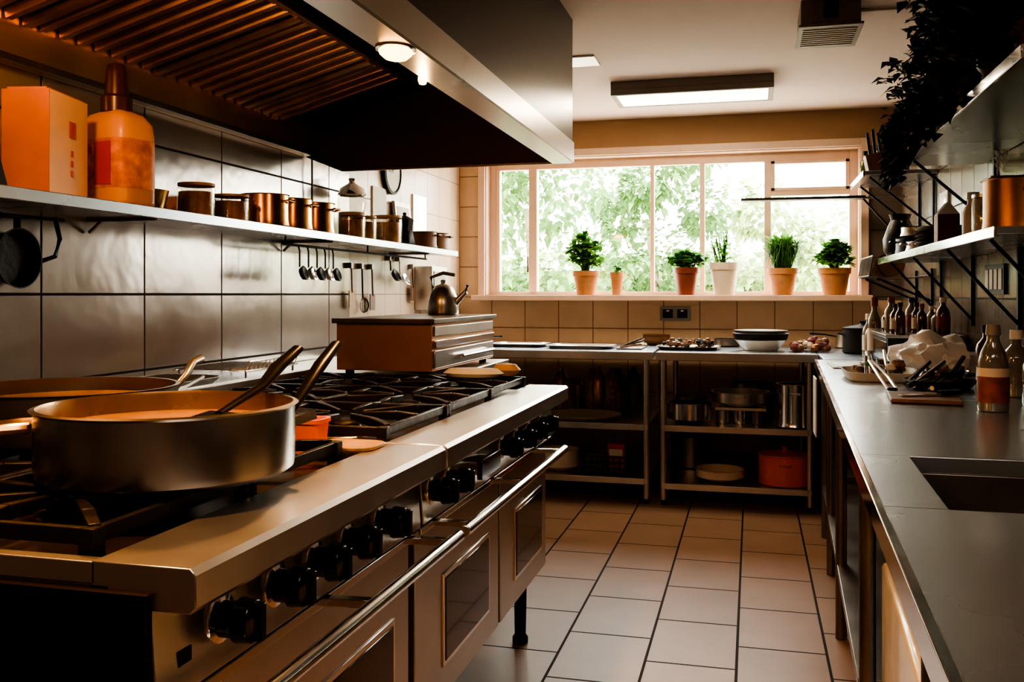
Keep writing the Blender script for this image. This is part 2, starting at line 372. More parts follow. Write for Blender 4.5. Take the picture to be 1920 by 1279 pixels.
# ---------------------------------------------------------------- hood
b=B('extractor_hood')
HY0,HY1=.45,4.13
HB=1.83; FX=-.784
def slab(pts,m,y0=HY0,y1=HY1): b.yprism(pts,y0,y1,m)
BANDW=mat('hood_rear_band_lit',(.60,.40,.22),.33,.85,.15,5)  # steel band, orange glow of the hood lamps mixed into its colour
slab([(-2.095,1.905),(-2.075,1.905),(-2.065,2.06),(-2.095,2.06)],BANDW)
slab([(-2.075,1.905),(-2.04,1.905),(-2.04,1.925),(-2.073,1.925)],STEELD)
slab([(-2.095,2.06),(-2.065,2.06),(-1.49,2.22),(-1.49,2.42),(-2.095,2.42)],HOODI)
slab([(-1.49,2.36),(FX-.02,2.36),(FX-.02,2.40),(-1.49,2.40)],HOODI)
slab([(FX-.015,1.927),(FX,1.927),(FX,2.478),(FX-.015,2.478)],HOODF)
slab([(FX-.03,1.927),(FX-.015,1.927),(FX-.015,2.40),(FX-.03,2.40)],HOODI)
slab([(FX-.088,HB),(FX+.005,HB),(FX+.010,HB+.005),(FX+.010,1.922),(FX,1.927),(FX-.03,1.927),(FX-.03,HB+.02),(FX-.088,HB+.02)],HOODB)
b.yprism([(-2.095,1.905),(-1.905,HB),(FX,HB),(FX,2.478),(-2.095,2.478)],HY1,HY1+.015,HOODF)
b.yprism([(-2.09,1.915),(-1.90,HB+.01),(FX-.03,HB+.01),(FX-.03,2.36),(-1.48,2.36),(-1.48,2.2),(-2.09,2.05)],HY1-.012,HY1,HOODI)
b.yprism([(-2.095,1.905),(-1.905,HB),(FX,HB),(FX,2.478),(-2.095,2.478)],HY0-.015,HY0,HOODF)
y=HY0+.05; k=0
def fpt(t,dz): return (-2.06+t*.56, 2.05+t*.155+dz)
def strip4(y0,y1,dz0,dz1,m,ins=.006):
    a=fpt(0,dz0); c=fpt(1,dz0); d=fpt(1,dz1); e=fpt(0,dz1)
    b.hexa([(a[0],y0+ins,a[1]),(c[0],y0+ins,c[1]),(c[0],y1-ins,c[1]),(a[0],y1-ins,a[1]),(e[0],y0,e[1]),(d[0],y0,d[1]),(d[0],y1,d[1]),(e[0],y1,e[1])],m)
while y<3.86:
    strip4(y,y+.036,-.022,.004,BAFF)
    y+=.080; k+=1
    if k%7==0:
        strip4(y-.010,y+.024,-.026,.006,BAFF,0); y+=.055
b.bar((-1.495,HY0,2.20),(-1.495,3.90,2.20),.03,.03,BAFF)
LY=2.10
for yy in (LY,1.0):
    b.lathe([(.050,0),(.050,-.004),(.042,-.006)],(-.828,yy,HB),CHROME,28,None,.95,1.15)
    b.lathe([(.043,-.004),(.040,-.014),(.028,-.024),(.012,-.029),(0,-.030)],(-.828,yy,HB),LAMPW,28,None,.95,1.15)
b.lathe([(0,0),(.010,.003),(.014,.014),(.012,.03),(.010,.04),(0,.04)],(-.93,2.57,1.85),LAMPW,16); b.tube([(-.93,2.57,1.89),(-.93,2.57,2.36)],.006,HOODI,8)
b.done(.0)
b=B('hood_lamp_cord'); b.tube([(-2.075,4.16,1.90),(-2.075,4.16,1.515)],.005,BLACKM,6); b.done()

# ---------------------------------------------------------------- pans on range
def potprof(r,h,t=.004,base=.94):
    return [(0,0),(r*base,0),(r*base+.01,.006),(r,.03 if h>.06 else h*.5),(r,h-.004),(r+.005,h),(r-t,h),(r-t,h-.004),(r-t,.03 if h>.06 else h*.5),(r*base-t,.008),(0,.008)]
PANS=mat('pan_aluminium',(.46,.46,.47),.25,1,.05,4)
b=B('saute_pan'); c=(-.92,1.335,.951)
b.lathe([(0,0),(.188,0),(.198,.008),(.200,.02),(.200,.106),(.206,.110),(.197,.112)],c,PANS,72)
b.lathe([(.197,.112),(.195,.106),(.195,.02)],c,PANIN,72)
b.lathe([(0,.078),(.194,.078)],c,SAUCE,48)
b.bar((-.79,1.475,1.02),(-.765,1.515,1.03),.06,.016,CHROME)
b.tube([(-.785,1.49,1.035),(-.785,1.54,1.065),(-.79,1.62,1.108),(-.80,1.71,1.142)],[.010,.012,.015,.012],HANDLE,10,flat=.55)
b.tube([(-1.10,1.23,1.03),(-1.14,1.18,1.03),(-1.17,1.20,1.03),(-1.15,1.27,1.03),(-1.118,1.30,1.03)],.009,BRASS,8)
b.done()
b=B('slotted_spatula')
b.bar((-.86,1.30,1.034),(-.84,1.37,1.045),.07,.004,HANDLE); b.tube([(-.845,1.36,1.045),(-.835,1.48,1.078),(-.83,1.53,1.110),(-.828,1.60,1.138)],[.008,.012,.016,.013],HANDLE,10,flat=.55); b.done()
b=B('frying_pan'); c=(-1.37,1.64,.951)
b.lathe(potprof(.215,.10),c,STEELD,64); b.lathe([(0,.07),(.209,.07)],c,SAUCE,48)
b.tube([(-1.23,1.80,1.03),(-1.22,1.83,1.06),(-1.235,1.88,1.085),(-1.24,1.92,1.09)],[.007,.008,.009,.010],STEEL,10)
b.done()
b=B('red_container'); b.lathe([(0,0),(.030,0),(.036,.07),(.040,.072),(.040,.080),(.033,.080),(.028,.008),(0,.008)],(-.922,1.835,.894),SALMON,24,p=.5); b.done()
b=B('cutting_board'); b.vprism([(-.835+.07*math.copysign(abs(math.cos(t))**.5,math.cos(t)),1.845+.058*math.copysign(abs(math.sin(t))**.5,math.sin(t))) for t in [2*math.pi*k/28 for k in range(28)]],.914,.922,WOOD); b.done(.002)
b=B('wire_rack')
for k in range(13): 
    y=2.98+k*.03; b.tube([(-2.03,y,.97),(-1.74,y,.97),(-1.73,y,1.0)],.0025,CHROME,6)
for x in (-2.03,-1.74): b.tube([(x,2.97,.966),(x,3.36,.966)],.004,CHROME,6)
for x in (-2.02,-1.75):
    for y in (2.99,3.34): b.tube([(x,y,.931),(x,y,.966)],.004,CHROME,6)
b.tube([(-1.73,2.98,1.0),(-1.73,3.36,1.0)],.004,CHROME,6)
b.done()
b=B('roasting_tray'); b.lathe([(0,0),(.10,0),(.12,.03),(.125,.03),(.103,.004),(0,.004)],(-1.88,2.70,.931),STEEL,32,sx=1.1,sy=1.5,p=.5); b.done()
b=B('serving_spoon'); b.tube([(-1.70,2.36,.94),(-1.70,2.55,.955),(-1.71,2.66,.975)],.006,CHROME,8); b.lathe([(0,0),(.02,.002),(.03,.012),(.028,.012),(0,.004)],(-1.70,2.32,.931),CHROME,16,sx=1,sy=1.4); b.done()
b=B('folded_cloth')
b.lathe([(0,0),(.06,.0),(.07,.012),(.055,.028),(0,.032)],(-.95,3.15,.951),PAPER,20,sx=1.6,sy=.8); b.lathe([(0,0),(.03,0),(.045,.02),(.03,.04),(0,.045)],(-.85,3.22,.951),WOOD,20,sx=1.2,sy=.9); b.done()

# ---------------------------------------------------------------- left shelf
b=B('wall_shelf'); b.box(-2.095,-1.80,.9,5.62,1.487,1.510,STEELT); b.box(-1.806,-1.796,.9,5.62,1.478,1.512,STEELT)
for y in (1.3,2.6,3.9,5.2): 
    b.box(-2.095,-1.84,y-.008,y+.008,1.475,1.487,STEELD); b.bar((-2.09,y,1.44),(-2.04,y,1.48),.010,.010,STEELD)
b.tube([(-1.93,3.6,1.455),(-1.93,5.4,1.455)],.006,BLACKM,8)
for y in (3.62,4.5,5.38): b.tube([(-1.93,y,1.455),(-1.93,y,1.487)],.005,BLACKM,6)
b.done(.002)
b=B('detergent_jug'); c=(-1.91,2.50,1.512); M=RZ(-12)
b.lathe([(0,0),(.100,0),(.108,.01),(.108,.215),(.103,.25),(.078,.28),(.045,.293),(.036,.30),(0,.30)],c,JUG,48,M,sx=1.0,sy=.72,p=.5)
b.lathe([(.1092,.05),(.1092,.20)],c,JLAB,48,M,sx=1.0,sy=.72,p=.5)
b.box(-.060,-.015,-.0800,-.0792,.155,.175,RED,TR(*c)@M); b.box(-.060,-.02,-.0800,-.0792,.12,.145,CREAM,TR(*c)@M); b.box(-.005,.065,-.0800,-.0792,.06,.19,RED,TR(*c)@M)
b.lathe([(0,.29),(.046,.29),(.046,.335),(.036,.345),(.032,.41),(.028,.435),(.024,.44),(0,.44)],c,BROWNC,28,M)
b.tube([(-2.00,2.46,1.70),(-2.05,2.42,1.75),(-2.04,2.43,1.785),(-1.985,2.46,1.77)],.012,JUG,10)
b.done()
b=B('spice_carton',TR(-1.925,2.22,1.512)@RZ(12)); b.box(-.065,.065,-.105,.105,0,.285,CARD); b.box(-.066,.066,-.107,-.104,0,.285,CARDL)
b.box(.065,.067,.0,.035,.17,.215,REDI)
for k in range(3): b.box(.065,.067,.01,.022,.06+k*.028,.078+k*.028,REDI)
b.box(-.055,.055,-.10,.10,.285,.292,CARDL)
b.done(.002)
b=B('cookbook_row')
for k in range(4):
    b.hexa([(-2.03,1.82+k*.045,1.512),(-1.84,1.82+k*.045,1.512),(-1.84,1.855+k*.045,1.512),(-2.03,1.855+k*.045,1.512),(-2.03,1.72+k*.045,1.79),(-1.84,1.72+k*.045,1.79),(-1.84,1.755+k*.045,1.795),(-2.03,1.755+k*.045,1.795)],[CARDD,BLACKM,CARDD,BLACKM][k])
b.done(.002)
def jar(name,x,y,z,r,h,fill=AMBER,lid=WOOD,fh=.75):
    b=B(name); b.lathe([(0,.003),(r*.93,.003),(r*.93,h*fh),(0,h*fh)],(x,y,z),fill,28)
    b.lathe([(0,0),(r*.96,0),(r,.008),(r,h*.86),(r*.9,h*.92),(r*.9,h*.94)],(x,y,z),GLASSJ,28)
    b.lathe([(0,h*.92),(r*.98,h*.92),(r*.98,h),(0,h)],(x,y,z),lid,28); return b.done()
def pot(name,x,y,z,r,h,m=COPPER,hd='two',ang=0,lid=False,base=.94):
    b=B(name); b.lathe(potprof(r,h,.004,base),(x,y,z),m,40)
    ca,sa=math.cos(math.radians(ang)),math.sin(math.radians(ang))
    def P(u,v,w): return (x+u*ca-v*sa,y+u*sa+v*ca,z+w)
    if hd=='two':
        for sgn in (1,-1): b.tube([P(sgn*(r-.002),-.03,h*.75),P(sgn*(r+.025),-.025,h*.8),P(sgn*(r+.025),.025,h*.8),P(sgn*(r-.002),.03,h*.75)],.005,BRASS if m is COPPER else m,6)
    elif hd=='long':
        b.tube([P(r-.002,0,h*.8),P(r+.08,0,h*.95),P(r+.17,0,h*1.02)],[.008,.009,.011],BLACKM,8,flat=.6)
    if lid:
        b.lathe([(r+.004,h+.001),(r+.004,h+.006),(r*.5,h+.018),(.02,h+.024),(.012,h+.03),(.02,h+.045),(0,h+.048)],(x,y,z),m,40)
    return b.done()
Z=1.512
jar('preserve_jar',-1.93,2.96,Z,.066,.125)
b=B('cork_trivet'); b.cyl((-1.99,2.74,Z),.08,.012,WOOD,28); b.lathe([(0,.012),(.06,.012),(.075,.08),(.078,.08),(.062,.014),(0,.014)],(-1.99,2.75,Z),BRASS,28); b.done()
jar('preserve_jar',-1.92,3.17,Z,.070,.105)
pot('copper_saucepan',-1.91,3.41,Z,.094,.13); pot('copper_saucepan',-1.92,3.64,Z,.094,.135); pot('copper_saucepan',-1.93,3.88,Z,.094,.14)
for y,h in ((4.22,.12),(4.36,.12)): jar('preserve_jar',-1.89,y,Z,.064,h)
b=B('glass_canister'); c=(-2.0,4.46,Z)
b.lathe([(0,0),(.07,0),(.075,.01),(.075,.22),(.06,.24)],c,GLASSJ,28); b.lathe([(0,.004),(.068,.004),(.068,.15),(0,.15)],c,PAPER,28); b.lathe([(.062,.235),(.075,.24),(.06,.275),(.02,.30),(.014,.31),(.02,.325),(0,.33)],c,CHROME,28); b.done()
jar('preserve_jar',-1.90,4.70,Z,.078,.15)
b=B('coffee_kettle'); c=(-1.91,4.98,Z)
b.lathe([(0,0),(.062,0),(.065,.01),(.05,.08),(.042,.09),(.055,.15),(.05,.155),(.01,.175),(.012,.19),(0,.195)],c,BLACKM,8); b.tube([(-1.91,5.03,Z+.15),(-1.91,5.09,Z+.14),(-1.91,5.09,Z+.06)],.008,BLACK,8); b.tube([(-1.91,4.93,Z+.11),(-1.91,4.90,Z+.15)],[.014,.007],BLACKM,8); b.done()
pot('dark_saucepan',-1.90,5.26,Z,.08,.10,WOODD,'two')
pot('dark_saucepan',-1.90,5.48,Z,.08,.105,WOODD,'two')
b=B('picture_frame',TR(-2.05,5.36,Z)@RY(-6)); b.box(-.01,.01,-.13,.13,0,.29,STEELD); b.box(.01,.012,-.10,.10,.03,.26,PAPER); b.done(.002)
b=B('hanging_measuring_spoons')
for k in range(5):
    y=3.74+k*.085; b.tube([(-1.93,y,1.450),(-1.925,y,1.43),(-1.925,y,1.36)],.004,BLACKM,6); b.lathe([(0,0),(.022,.01),(.028,.03),(.022,.032),(0,.02)],(-1.925,y,1.325),CHROME if k%2 else BLACKM,16,RY(70)@RX(0),sx=1.2)
b.done()
def hang(name,y,z0,z1,m,head):
    b=B(name); b.box(-2.098,-2.07,y-.01,y+.01,z1,z1+.03,STEELD); b.tube([(-2.075,y,z1+.01),(-2.07,y,z0+.08)],.005,m,8)
    if head=='ladle': b.lathe([(0,0),(.03,.008),(.042,.03),(.038,.032),(0,.01)],(-2.055,y,z0+.04),m,20,RY(60))
    elif head=='turner': b.box(-2.075,-2.07,y-.035,y+.035,z0,z0+.09,m)
    else:
        for k in range(8):
            t=math.pi*k/8; b.tube([(-2.065+.028*math.cos(t)*math.sin(q),y+.035*math.sin(t)*math.sin(q),z0+.08-.08*(1-math.cos(q))/2*1.0) for q in [math.pi*j/8 for j in range(9)]],.0018,m,5)
    return b.done()
hang('hanging_turner',4.62,1.17,1.38,WOOD,'turner'); hang('hanging_whisk',4.76,1.14,1.38,BLACKM,'whisk'); hang('hanging_spatula',4.9,1.15,1.38,WOODD,'turner'); hang('hanging_ladle',5.17,1.30,1.44,BLACKM,'ladle'); hang('hanging_ladle',5.32,1.28,1.44,CHROME,'ladle')
hang('hanging_spatula',5.55,1.2,1.4,WOODD,'turner')
b=B('hanging_skillet')
M=RY(90); b.lathe([(0,0),(.075,0),(.088,.035),(.084,.035),(.072,.006),(0,.006)],(-2.085,2.26,1.345),IRON,32,M)
b.tube([(-2.06,2.34,1.335),(-2.05,2.40,1.355),(-2.05,2.42,1.41),(-2.055,2.405,1.475)],.007,IRON,8)
b.tube([(-2.06,2.26,1.425),(-2.06,2.26,1.46)],.010,IRON,8); b.tube([(-2.075,2.2,1.475),(-2.055,2.2,1.465),(-2.055,2.44,1.468)],.006,IRON,8); b.done()
b=B('wall_clock'); b.lathe([(0,0),(.13,0),(.135,.01),(.135,.025),(.12,.03),(.118,.02),(0,.02)],(-2.098,5.22,1.97),BLACKM,40,M); b.lathe([(0,.021),(.117,.021)],(-2.098,5.22,1.97),PAPER,40,M)
b.box(-2.076,-2.073,5.216,5.224,1.97,2.06,BLACK); b.box(-2.076,-2.073,5.16,5.224,1.966,1.974,BLACK); b.done()
b=B('wall_notice_board'); b.box(-2.10,-2.09,4.95,5.15,1.66,1.86,PAPER); b.done(.001)
b=B('wall_notice_board'); b.box(-2.10,-2.088,5.6,5.85,1.64,1.88,STEEL); b.done(.001)
b=B('paper_towel_dispenser'); b.box(-2.098,-1.98,5.65,5.95,1.14,1.42,STEEL); b.box(-1.98,-1.975,5.68,5.92,1.17,1.39,STEELD); b.box(-2.06,-2.0,5.67,5.93,1.10,1.14,PAPER); b.done(.006)
b=B('steel_kettle'); c=(-1.40,4.15,1.146)
b.lathe([(0,0),(.07,0),(.075,.01),(.07,.07),(.05,.12),(.035,.135),(.01,.145),(.012,.16),(0,.165)],c,STEEL,32); b.tube([(-1.34,4.15,1.20),(-1.29,4.15,1.25),(-1.28,4.15,1.285)],[.018,.012,.009],STEEL,10)
b.tube([(-1.45,4.15,1.26),(-1.46,4.15,1.32),(-1.40,4.15,1.34),(-1.34,4.15,1.33)],.009,STEEL,8); b.done()

# ---------------------------------------------------------------- back tables
def worktable(x0,x1,y0,y1,shelves):
    b=B('steel_worktable')
    b.box(x0,x1,y0,y1,.865,.90,STEELT); b.box(x0,x1,y0-.004,y0+.012,.855,.902,STEEL)
    for x in (x0+.04,x1-.04):
        for y in (y0+.05,y1-.05):
            b.tube([(x,y,.03),(x,y,.866)],.019,STEEL,14); b.lathe([(0,0),(.014,0),(.018,.03),(0,.03)],(x,y,0),BLACKM,12)
    for z in shelves: b.box(x0+.03,x1-.03,y0+.03,y1-.03,z-.03,z,STEEL); b.box(x0+.05,x1-.05,y0+.026,y0+.034,z-.034,z+.002,STEEL)
    return b.done(.002)
worktable(-2.06,-.565,5.50,6.52,(.15,.47)); worktable(-.545,.36,5.50,6.52,(.13,.47))
b=B('corner_worktop'); b.box(.365,.945,5.15,6.52,.865,.90,STEELT)
for x,y in ((.42,5.2),(.90,5.2),(.42,6.45),(.9,6.45)): b.tube([(x,y,0),(x,y,.866)],.019,STEELD,12)
b.box(.40,.92,5.2,6.48,.25,.28,STEELD); b.done(.002)
pot('mixing_bowl',-.36,5.66,.472,.13,.125,CHROME,None,base=.5)
pot('steel_wok',-.07,5.72,.575,.165,.09,STEEL,'two',90,base=.5)
b=B('pot_rack_stand'); 
for k in range(3): b.cyl((-.17+.10*k,5.72,.472),.042,.085,[STEEL,CHROME,STEELD][k],20)
b.box(-.21,.08,5.64,5.80,.557,.573,STEEL); b.done()
pot('stock_pot',.24,5.66,.472,.10,.25,CHROME,'two',90,base=.97)
pot('enamel_bowl',-.185,5.68,.132,.14,.075,CREAM,None,base=.45)
pot('orange_stock_pot',.185,5.70,.132,.15,.17,ORANGE,'two',90,base=.95,lid=True)
pot('dark_stock_pot',-.38,6.15,.132,.13,.2,STEELD,'two',0)
pot('dark_stock_pot',.0,6.25,.472,.14,.2,STEELD,'two',0)
pot('steel_pan',-.38,6.1,.472,.10,.12,COPPERD,None)
pot('enamel_bowl',-1.16,5.70,.152,.12,.13,CREAM,None,base=.5)
pot('enamel_bowl',-1.43,5.8,.152,.12,.10,CREAM,None,base=.5)
b=B('wire_basket'); 
for z in (.162,.19,.225,.26): b.tube([(-1.0,5.60,z),(-.72,5.60,z),(-.72,5.82,z),(-1.0,5.82,z)],.006,BLACKM,6,closed=True)
for k in range(8): b.tube([(-.98+.035*k,5.60,.157),(-.98+.035*k,5.60,.26)],.004,BLACKM,5)
b.box(-.99,-.73,5.61,5.81,.153,.16,BLACKM)
b.box(-.98,-.86,5.62,5.72,.16,.27,WOODD); b.box(-.85,-.75,5.64,5.76,.16,.33,RED); b.box(-.84,-.76,5.638,5.641,.26,.30,PAPER); b.box(-.96,-.80,5.77,5.80,.16,.28,WOODD); b.done()
b=B('serving_tray'); b.lathe([(0,0),(.18,0),(.22,.025),(.225,.025),(.185,.006),(0,.006)],(-1.03,5.76,.472),CREAM,36,sx=1.1); b.done()
b=B('food_packet_pile')
for k in range(16): 
    x=-1.05+R(-.25,.3); y=6.18+R(-.1,.12); h=R(.14,.3); b.lathe([(0,0),(.045,0),(.05,.01),(.045,h*.8),(.02,h*.9),(.02,h),(0,h)],(x,y,.472),random.choice([BROWNC,FOOD,CARDD,WOODD,COPPERD,STEELD]),12)
b.done()
pot('dark_stock_pot',-1.6,6.0,.472,.15,.22,STEELD,'two'); 
b=B('outlet_socket'); b.box(-.625,-.415,6.588,6.60,1.055,1.155,GREYP); 
for x in (-.57,-.47): b.box(x-.035,x+.035,6.582,6.588,1.075,1.135,BLACKM); b.box(x-.01,x+.01,6.578,6.582,1.12,1.13,PAPER)
b.done(.002)
b=B('bowl_stack'); 
b.lathe([(0,0),(.10,0),(.15,.06),(.155,.062),(.15,.066),(0,.03)],(.05,5.86,.902),WHITE,36)
b.lathe([(.155,.066),(.165,.10),(.17,.102),(.16,.108),(.14,.075),(0,.075)],(.05,5.86,.902),BLACKM,36)
b.lathe([(.11,.10),(.155,.118),(.16,.121),(.11,.112),(0,.112),(0,.10)],(.05,5.86,.902),WHITE,36); b.done()
pot('black_casserole',.62,5.72,.902,.11,.14,BLACKM,'two',0,lid=True)
pot('steel_pan',.60,6.25,.902,.09,.09,STEEL,'long',200)
b=B('produce_pile')
for k in range(60):
    x=.35+R(-.11,.09); y=5.85+R(-.13,.13); r=R(.014,.03); b.lathe([(0,0),(r*.8,r*.3),(r,r),(r*.7,r*1.6),(0,r*1.9)],(x,y,.902+max(0,.08-((x-.35)**2+(y-5.85)**2)**.5*.6)*R(0,1)),random.choice([PURP,FOOD,WOODD,PURP,COPPERD,CREAM]),10,RX(R(-.1,.1)))
b.done()
b=B('chopped_food_tray'); b.lathe([(0,0),(.17,0),(.19,.02),(.195,.02),(.172,.005),(0,.005)],(-.38,5.85,.902),STEELD,28,p=.5,sx=1.0,sy=.8)
for k in range(80): 
    r=R(.008,.022); b.lathe([(0,0),(r,r*.5),(r*.7,r*1.3),(0,r*1.5)],(-.38+R(-.15,.15),5.85+R(-.1,.1),.907+R(0,.035)),random.choice([FOOD,WOODD,COPPERD,STEELD,STEELD,BLACKM]),8)
b.done()
b=B('sheet_tray'); b.lathe([(0,0),(.17,0),(.19,.018),(.195,.018),(.172,.005),(0,.005)],(-1.05,5.85,.902),STEEL,28,p=.35,sx=1.1,sy=.8); b.done()
b=B('sheet_tray'); b.lathe([(0,0),(.15,0),(.17,.018),(.175,.018),(.152,.005),(0,.005)],(-1.48,5.95,.902),STEEL,28,p=.35,sx=1.1,sy=.9); b.done()
b=B('utensil_pile')
for k in range(9): 
    x=-.73+R(-.02,.02); b.tube([(x-.06,5.75+k*.03,.914),(x+.06,5.8+k*.03+R(-.03,.03),.918+R(0,.05))],.006,random.choice([WOODD,CHROME,BLACKM]),6)
b.box(-.81,-.655,5.72,6.06,.902,.908,STEELD); b.done()
pot('steel_pan',-.16,6.25,.902,.08,.05,STEELD,None)
pot('mixing_bowl',-.62,6.3,.902,.09,.07,WOODD,None,base=.6)
pot('steel_pan',-1.80,6.1,.902,.09,.06,BLACKM,'long',-40)

# ---------------------------------------------------------------- plants
def plantpot(b,x,y,z,r,h,m):
    b.lathe([(0,0),(r*.68,0),(r*.92,h*.78),(r,h*.79),(r*1.02,h),(r*.9,h),(r*.88,h*.9),(0,h*.9)],(x,y,z),m,28)
    b.lathe([(0,h*.905),(r*.88,h*.905)],(x,y,z),SOIL,20)
ZS=1.2352; YP=6.54
def leafy(name,x,r,h,m,ph,n,spread,lm,ls,y=YP):
    b=B(name); plantpot(b,x,y,ZS,r,h,m)
    for k in range(n):
        t=R(0,6.28); rr=R(0,spread); hh=R(.15,1)*ph; e=(x+rr*math.cos(t),y-.02+rr*math.sin(t)*.5,ZS+h+hh*(1-.3*rr/spread))
        b.tube([(x+R(-.03,.03),y+R(-.03,.03),ZS+h*.9),((x+e[0])/2,(y+e[1])/2,ZS+h+hh*.6),e],.0025,lm,4)
        for q in range(5): b.leaf(e,(R(-1,1),R(-1,.5),R(-.1,.8)),R(.7,1.2)*ls,ls*.65,lm)
    return b.done(normals=False)
leafy('potted_basil',-1.14,.095,.17,TERRA,.27,80,.12,LG,.085)
leafy('potted_seedling',-.92,.05,.16,TERRA,.06,9,.03,LG,.04)
leafy('potted_ivy',-.44,.09,.19,TERRAD,.10,85,.13,LG2,.065)
b=B('potted_snake_plant'); x=-.185; plantpot(b,x,YP+.0,ZS,.10,.22,CREAM)
for k in range(11):
    t=R(-.5,.5); hx=x-.03+R(-.04,.04); b.tube([(hx,YP+R(-.03,.03),ZS+.2),(hx+t*.06,YP,ZS+.32),(hx+t*.14,YP+R(-.02,.02),ZS+R(.38,.52))],[.014,.019,.002],LG2,6,flat=.3)
for k in range(30): b.leaf((x-.01+R(-.05,.05),YP+R(-.05,.02),ZS+.22+R(0,.12)),(R(-.7,.7),R(-1,.3),R(0,1)),.07,.035,LG)
b.done(normals=False)
def grassy(name,x,r,h,m,ph,n,sp):
    b=B(name); plantpot(b,x,YP,ZS,r,h,m)
    for k in range(n):
        t=R(0,6.28); rr=R(.02,sp); e=Vector((rr*math.cos(t),rr*math.sin(t)*.35-.02,ph*R(.6,1))); 
        p0=(x+R(-.05,.05),YP+R(-.04,.04),ZS+h*.9); p1=(p0[0]+e.x*.5,p0[1]+e.y*.4,ZS+h+e.z*.8); p2=(p0[0]+e.x,p0[1]+e.y,ZS+h+e.z*R(-.1,.9))
        b.tube([p0,p1,p2],[.004,.006,.001],LG2,4,flat=.4)
        if k%2==0: b.leaf(p1,(e.x,e.y,.1),.07,.025,LG)
    return b.done(normals=False)
grassy('potted_chives',.20,.10,.18,TERRA,.24,340,.16)
leafy('potted_fern',.53,.105,.18,TERRA,.17,85,.11,LG,.08)

# ---------------------------------------------------------------- right counter
def ex(y): return .172+(y-.889)*.0353
b=B('steel_counter')
def strip(y0,y1,xo0=None,xo1=None,z0=.865,z1=.90,m=STEELT):
    xa=lambda y: ex(y) if xo0 is None else xo0(y)
    xb=lambda y: .945 if xo1 is None else xo1(y)
    b.vprism([(xa(y0),y0),(xb(y0),y0),(xb(y1),y1),(xa(y1),y1)],z0,z1,m)
SY0,SY1=1.60,2.11
strip(.2,SY0); strip(SY1,5.10)
strip(SY0,SY1,None,lambda y:ex(y)+.105); strip(SY0,SY1,lambda y:.80)
sx0=lambda y:ex(y)+.105; sx1=lambda y:.80
strip(SY0,SY1,sx0,sx1,.68,.69,STEELD)
strip(SY0-.006,SY0,sx0,sx1,.68,.865,STEELD); strip(SY1,SY1+.006,sx0,sx1,.68,.865,STEELD)
strip(SY0,SY1,lambda y:sx0(y)-.006,sx0,.68,.865,STEELD); strip(SY0,SY1,sx1,lambda y:.806,.68,.865,STEELD)
b.cyl((.56,1.85,.69),.04,.004,CHROME,24)
strip(.2,5.10,lambda y:ex(y)-.006,lambda y:ex(y)+.008,.858,.902,CHROME)
for y in (5.0,4.35,3.55,2.4,1.3):
    b.tube([(ex(y)+.045,y,0),(ex(y)+.045,y,.866)],.02,STEELD,12); b.tube([(.90,y,0),(.90,y,.866)],.02,STEELD,12)
    b.bar((ex(y)+.045,y,.80),(.90,y,.80),.03,.05,STEELD)
strip(2.5,5.05,lambda y:ex(y)+.03,lambda y:.93,.24,.27,STEELD)
strip(.3,2.45,lambda y:ex(y)+.03,lambda y:.93,.10,.13,STEELD)
b.done(.002)
b=B('under_counter_cabinet'); b.vprism([(ex(1.0)+.07,1.36),(.90-.03,1.36),(.87,2.32),(ex(2.32)+.07,2.32)],.132,.62,WHITE); b.done(.012)
b=B('hanging_dish_towel'); b.box(ex(4.5)-.024,ex(4.5)-.018,4.38,4.56,.60,.862,PAPER); b.done(.001)
for y in (2.9,3.5,4.2): 
    b=B('storage_bin'); b.lathe([(0,0),(.15,0),(.17,.22),(.175,.225),(.165,.225),(.14,.01),(0,.01)],(.62,y,.271),GREYP,28,p=.5); b.done()
b=B('plastic_bag'); 
bm2=bmesh.new(); bmesh.ops.create_icosphere(bm2,subdivisions=4,radius=1)
i=b.mi(BAGM); vm={}
for v in bm2.verts:
    n=v.co.normalized(); k=1+.28*noise.noise(n*2.3)+.14*noise.noise(n*6.0)+.05*noise.noise(n*13)
    p=Vector((n.x*.18*k,n.y*.13*k,max(-.0,n.z*.135*k+.03)))
    vm[v]=b.V(p+Vector((.75,4.32,.902)))
for f in bm2.faces: b.F([vm[v] for v in f.verts],i)
bm2.free(); b.done()
b=B('cutlery_tray'); b.lathe([(0,0),(.15,0),(.165,.035),(.17,.035),(.155,.004),(0,.004)],(.50,4.0,.902),PAPER,28,p=.4,sx=.85,sy=1.1)
for k in range(12): b.tube([(.42+.014*k,3.90+R(-.03,.03),.915),(.44+.012*k,4.10+R(-.05,.08),.94+R(0,.07))],.006,random.choice([CHROME,BLACKM,WOODD]),6)
for k in range(30): 
    r=R(.012,.03); b.lathe([(0,0),(r,r*.5),(r*.7,r*1.3),(0,r*1.5)],(.5+R(-.09,.09),4.06+R(-.09,.09),.908+R(0,.03)),random.choice([FOOD,LG,CREAM,WOODD]),8)
b.done()
b=B('kitchen_tongs')
for dx in (0,.03): b.tube([(.46+dx,3.48,.909),(.45+dx,3.62,.94),(.43+dx*.3,3.76,.99)],.006,CHROME,6,flat=.5)
b.tube([(.46,3.48,.909),(.49,3.48,.909)],.007,BLACKM,6); b.done()
b=B('wooden_board'); b.vprism([(.42,3.12),(.62,3.08),(.66,3.34),(.44,3.38)],.902,.914,WOODD); b.done(.004)
b=B('chef_knife'); b.bar((.46,3.20,.918),(.58,3.24,.918),.03,.003,CHROME,.035); b.bar((.58,3.24,.923),(.65,3.27,.925),.022,.016,BLACK); b.done()
b=B('cookware_pile')
